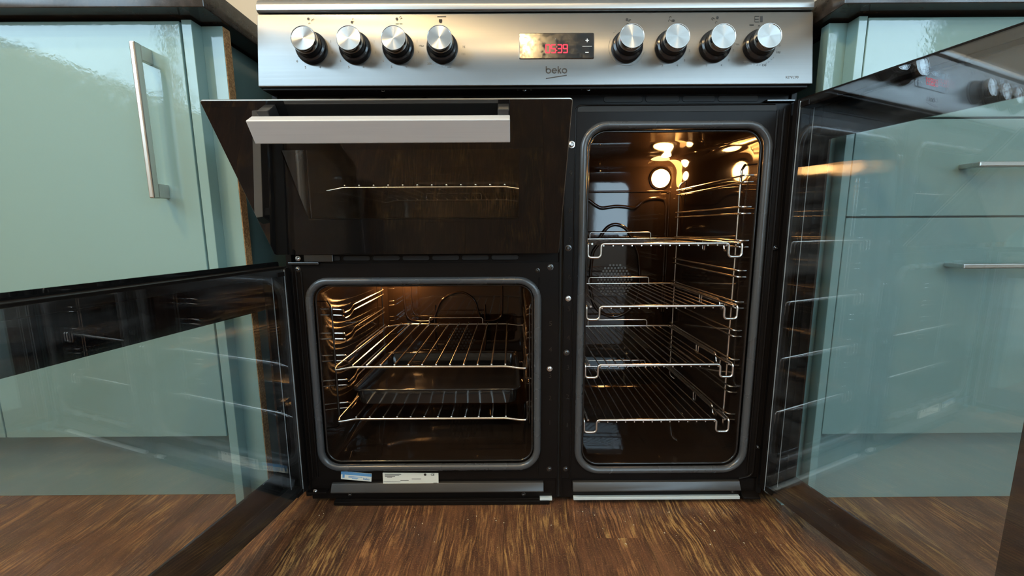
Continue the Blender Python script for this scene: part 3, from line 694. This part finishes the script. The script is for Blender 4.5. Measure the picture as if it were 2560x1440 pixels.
# hinge brackets fixed to the body
part('hinge_bracket', MB().box(-.440, -.385, -.006, .004, .4755, .4800, .001).box(-.412, -.36, -.003, .004, .480, .4935, .001), DARKSCREW, ck)
part('hinge_bracket', MB().box(.392, .440, -.006, .004, .7470, .7510, .001), DARKSCREW, ck)
part('hinge_bracket', MB().box(-.440, -.402, -.008, .006, .030, .034, .001), FRONT, ck)
part('hinge_bracket', MB().prism([(.006, .012), (-.010, .014), (-.010, .018), (.006, .024)], .408, .440, .001), FRONT, ck)
screw(-.4225, .4865, SCREW, .0035, -.002); screw(-.425, .0335, SCREW, .0035, -.004)

# ------------------------------------------------------------------ racks
def tall_rack(z, label):
    hw = .1420; xc = .2415; y0 = .020
    r0 = thing('oven_rack', label, 'oven rack', (xc, y0, z), 'racks in the tall oven')
    D = .312; q = .0025
    f = [(-hw, 0, 0), (-hw, 0, -.0250), (-hw+.0245, 0, -.0250), (-hw+.0245, 0, .0), (hw-.0245, 0, .0), (hw-.0245, 0, -.0250), (hw, 0, -.0250), (hw, 0, 0)]
    part('front_wire', MB().tube(fillet([(-hw, .010, .0)] + f + [(hw, .010, 0)], .007), q, 8), CHROME, r0)
    part('back_wire', MB().tube([(-hw, D, 0), (hw, D, 0)], q, 8), CHROME, r0)
    for s_ in (-1, 1):
        part('side_wire', MB().tube(fillet([(s_*hw, .010, 0), (s_*hw, .045, 0), (s_*hw, .05, -.018), (s_*hw, .062, -.018), (s_*hw, .068, 0), (s_*hw, D, 0)], .006), q*.9, 8), CHROME, r0)
        part('side_wire', MB().tube([(s_*(hw-.008), 0.0, 0), (s_*(hw-.008), D, 0)], q*.8, 8), CHROME, r0)
        part('stop_loop', MB().tube(fillet([(s_*(hw-.008), .128, 0), (s_*(hw-.008), .130, -.020), (s_*(hw-.008), .138, -.020), (s_*(hw-.008), .140, 0)], .004), .0017, 8), CHROME, r0)
    part('back_guard', MB().tube(fillet([(-.0790, D, 0), (-.0790, D+.001, .0165), (.0785, D+.001, .0165), (.0785, D, 0)], .006), .0016, 8), CHROME, r0)
    rod = mesh('rod', MB().tube([(0, -.0015, -.0034), (0, D+.001, -.0034)], .0013, 7), CHROME)
    for k in range(14):
        o = link(bpy.data.objects.new('rod', rod), r0); o.location = (-.1130 + k*.01738, 0, 0)
    return r0
tr = tall_rack(.5085, 'topmost of the four wire racks in the tall right-hand oven')
for z_, lb in ((.3915, 'second wire rack from the top in the tall right-hand oven'), (.2772, 'third wire rack from the top in the tall right-hand oven'), (.1648, 'lowest of the four wire racks in the tall right-hand oven')):
    dup(tr, (.2415, .020, z_), lb)
def main_rack(z, label):
    x0, x1 = -.3850, -.0100; xc = (x0+x1)/2; hw = (x1-x0)/2; D = .350
    r0 = thing('wire_shelf', label, 'oven rack', (xc, .022, z), 'shelves in the left ovens')
    def bow(y): return fillet([(-hw, y+(.012 if y == 0 else -.012), .0005), (-hw+.002, y, -.0012), (-hw+.010, y, -.0008), (-hw+.036, y, .0040), (hw-.042, y, .0040), (hw-.014, y, -.0002), (hw-.002, y, .0), (hw, y+(.012 if y == 0 else -.012), .0025)], .008)
    part('front_wire', MB().tube(bow(0), .0025, 8), CHROME, r0); part('back_wire', MB().tube(bow(D), .0025, 8), CHROME, r0)
    for s_ in (-1, 1): part('side_wire', MB().tube([(s_*hw, .010, .001), (s_*hw, D-.010, .001)], .0022, 8), CHROME, r0)
    rod = mesh('rod', MB().tube([(0, -.0022, .0079), (0, -.0016, .0079), (0, D+.002, .0079)], [.0008, .0017, .0016], 7), CHROME)
    for k in range(12):
        o = link(bpy.data.objects.new('rod', rod), r0); o.location = (-.3465-xc + k*.02661, 0, 0)
    part('back_guard', MB().tube(fillet([(-.072, D, .004), (-.072, D+.001, .022), (.076, D+.001, .022), (.076, D, .004)], .006), .0016, 8), CHROME, r0)
    return r0
mr = main_rack(.2712, 'upper wire shelf in the open lower left oven, above the baking tray')
dup(mr, (mr.location.x, .022, .1655), 'lower wire shelf in the open lower left oven, below the baking tray')
dup(mr, (mr.location.x+.0015, .034, .6085), 'wire shelf seen through the dark glass of the upper left grill door')
for zz in (.6085,):
    for xa, xb in ((-.4035, -.380), (-.024, -.0005)): part('shelf_ledge', MB().box(xa, xb, .03, .38, zz-.006, zz-.0032, .001), CAVITY, ck)
# baking tray
bt = thing('baking_tray', 'black enamel baking tray on the side rails of the lower left oven', 'baking tray', (-.197, .06, .2126))
hx, D, dp = .1715, .256, .030
def lp(g, z, r): return [(x, y, z) for x, y in rrect(-hx+g, hx-g, g, D-g, r, 5)]
part('pan', MB().loft([lp(.0070, -dp-.0015, .022), lp(.0035, -.004, .018), lp(0, -.002, .018), lp(0, .0005, .018), lp(.004, .0005, .016), lp(.006, -.002, .016), lp(.0085, -dp, .02)], True, True), ENAMEL, bt)
part('rolled_rim', MB().tube([(x, y, .0005) for x, y in rrect(-hx, hx, 0, D, .018, 6)], .0024, 8, True), ENAMEL, bt)

# ------------------------------------------------------------------ worktops and cabinets
def slab(name, x0, x1, label):
    return None
lw = thing('worktop', 'dark laminate worktop over the teal cupboard left of the cooker', 'worktop', (-1.02, .31, .8725))
part('slab', MB().prism([(-.0578-.31, .0), (-.0578-.31, .0372), (.675-.31, .0372), (.675-.31, 0)], -.519, .515, .0016), TOP, lw)
rw = thing('worktop', 'dark laminate worktop over the teal drawers right of the cooker', 'worktop', (1.26, .31, .8730))
part('slab', MB().prism([(-.0568-.31, .0), (-.0568-.31, .0372), (.675-.31, .0372), (.675-.31, 0)], -.792, .788, .0016), TOP, rw)
YD = -.030
def bar_handle(parent, vertical, L, pos, post, mat):
    m_ = Matrix.Translation(pos)
    if not vertical: m_ = m_ @ Matrix.Rotation(PI/2, 4, 'Y')
    h = MB(m_).box(-.0042, .0042, -.0325, -.0200, -L/2, L/2, .002)
    o = part('handle', h, mat, parent, 'brushed nickel bar handle')
    for s_ in (-1, 1):
        za = s_*(L/2-.0008); zb = s_*(L/2-post)
        part('handle_post', MB(m_).box(-.0038, .0038, -.0215, .0006, min(za, zb), max(za, zb), .0015), mat, o)
    return o
# left base cupboard
lc = thing('base_cupboard', 'pale teal base cupboard left of the cooker with a vertical bar handle', 'cupboard')
part('carcass', MB().box(-.975, -.5635, -.010, .55, .152, .868), PAINT, lc)
dl = part('door', MB().box(-.9685, -.5660, YD, YD+.018, .1625, .8660, .0010), PAINT, lc)
bar_handle(dl, True, .2350, (-.6180, YD, .7065), .024, BRASSY)
part('end_panel', MB().box(-.5625, -.5465, YD, .56, .0, .8680, .0008), PAINT, lc)
part('filler_panel', MB().box(-.5465, -.5125, -.008, .0095, .0, .8680, .0006), PAINT, lc)
part('cut_edge', MB().box(-.5126, -.5115, -.0075, .0092, .0, .8675), CHIP, lc, 'raw brown chipboard edge')
part('plinth', MB().box(-1.535, -.5630, .036, .052, .0, .1500, .0008), PAINT, lc)
# its neighbour at the wall
nc = thing('base_cupboard', 'pale teal base cupboard at the far left, mostly outside the frame', 'cupboard')
part('carcass', MB().box(-1.538, -.978, -.010, .55, .152, .868).box(-1.50, -1.46, .10, .14, 0, .152).box(-1.06, -1.02, .10, .14, 0, .152), PAINT, nc)
dn = part('door', MB().box(-1.530, -.9715, YD, YD+.018, .1625, .8660, .0010), PAINT, nc)
bar_handle(dn, True, .2350, (-1.03, YD, .7065), .024, BRASSY)
# right drawer unit
rc = thing('drawer_unit', 'teal three-drawer kitchen unit right of the cooker behind the open glass door', 'drawers')
part('carcass', MB().box(.530, 1.125, -.010, .55, .150, .868), PAINT, rc)
for z0_, z1_, hz_ in ((.7148, .8660, None), (.5545, .7118, .6350), (.1595, .5515, .4715)):
    d = part('drawer', MB().box(.5290, 1.1230, YD, YD+.018, z0_, z1_, .0010), PAINT, rc)
    if hz_: bar_handle(d, False, .2350, (.7060+.1175, YD, hz_), .014, NICKEL)
part('end_panel', MB().box(.5135, .5275, YD, .56, .0, .8680, .0008), PAINT, rc)
part('filler_panel', MB().box(.4830, .5135, -.008, .0100, .0, .8680, .0006), PAINT, rc)
part('plinth', MB().box(.5275, 1.125, .014, .030, .0, .1480, .0008), PAINT, rc)
nr = thing('base_cupboard', 'teal base cupboard at the far right beyond the drawers, outside the frame', 'cupboard')
part('carcass', MB().box(1.128, 2.047, -.010, .55, .150, .868), PAINT, nr)
part('door', MB().box(1.1260, 1.583, YD, YD+.018, .1595, .8660, .001), PAINT, nr); part('door', MB().box(1.587, 2.044, YD, YD+.018, .1595, .8660, .001), PAINT, nr)
part('plinth', MB().box(1.127, 2.047, .014, .030, .0, .1480), PAINT, nr)
# crumbs along the foot of the cooker
mb = MB(); rr = random.Random(3)
for i in range(46):
    x_ = rr.uniform(-.42, .42); y_ = -.015 - abs(rr.gauss(0, .05)); s_ = rr.uniform(.0006, .0016)
    mb.add([(x_+s_*rr.uniform(-1, 1), y_-s_, .0002), (x_+s_, y_+s_*rr.uniform(-.5, 1), .0002), (x_-s_, y_+s_, .0002), (x_, y_, s_*1.1)], [(0, 1, 3), (1, 2, 3), (2, 0, 3), (2, 1, 0)])
cr = part('crumbs', mb, CRUMB, None, 'pale crumbs scattered on the brown floor along the cooker foot', 'stuff', smooth=False); cr['category'] = 'crumbs'
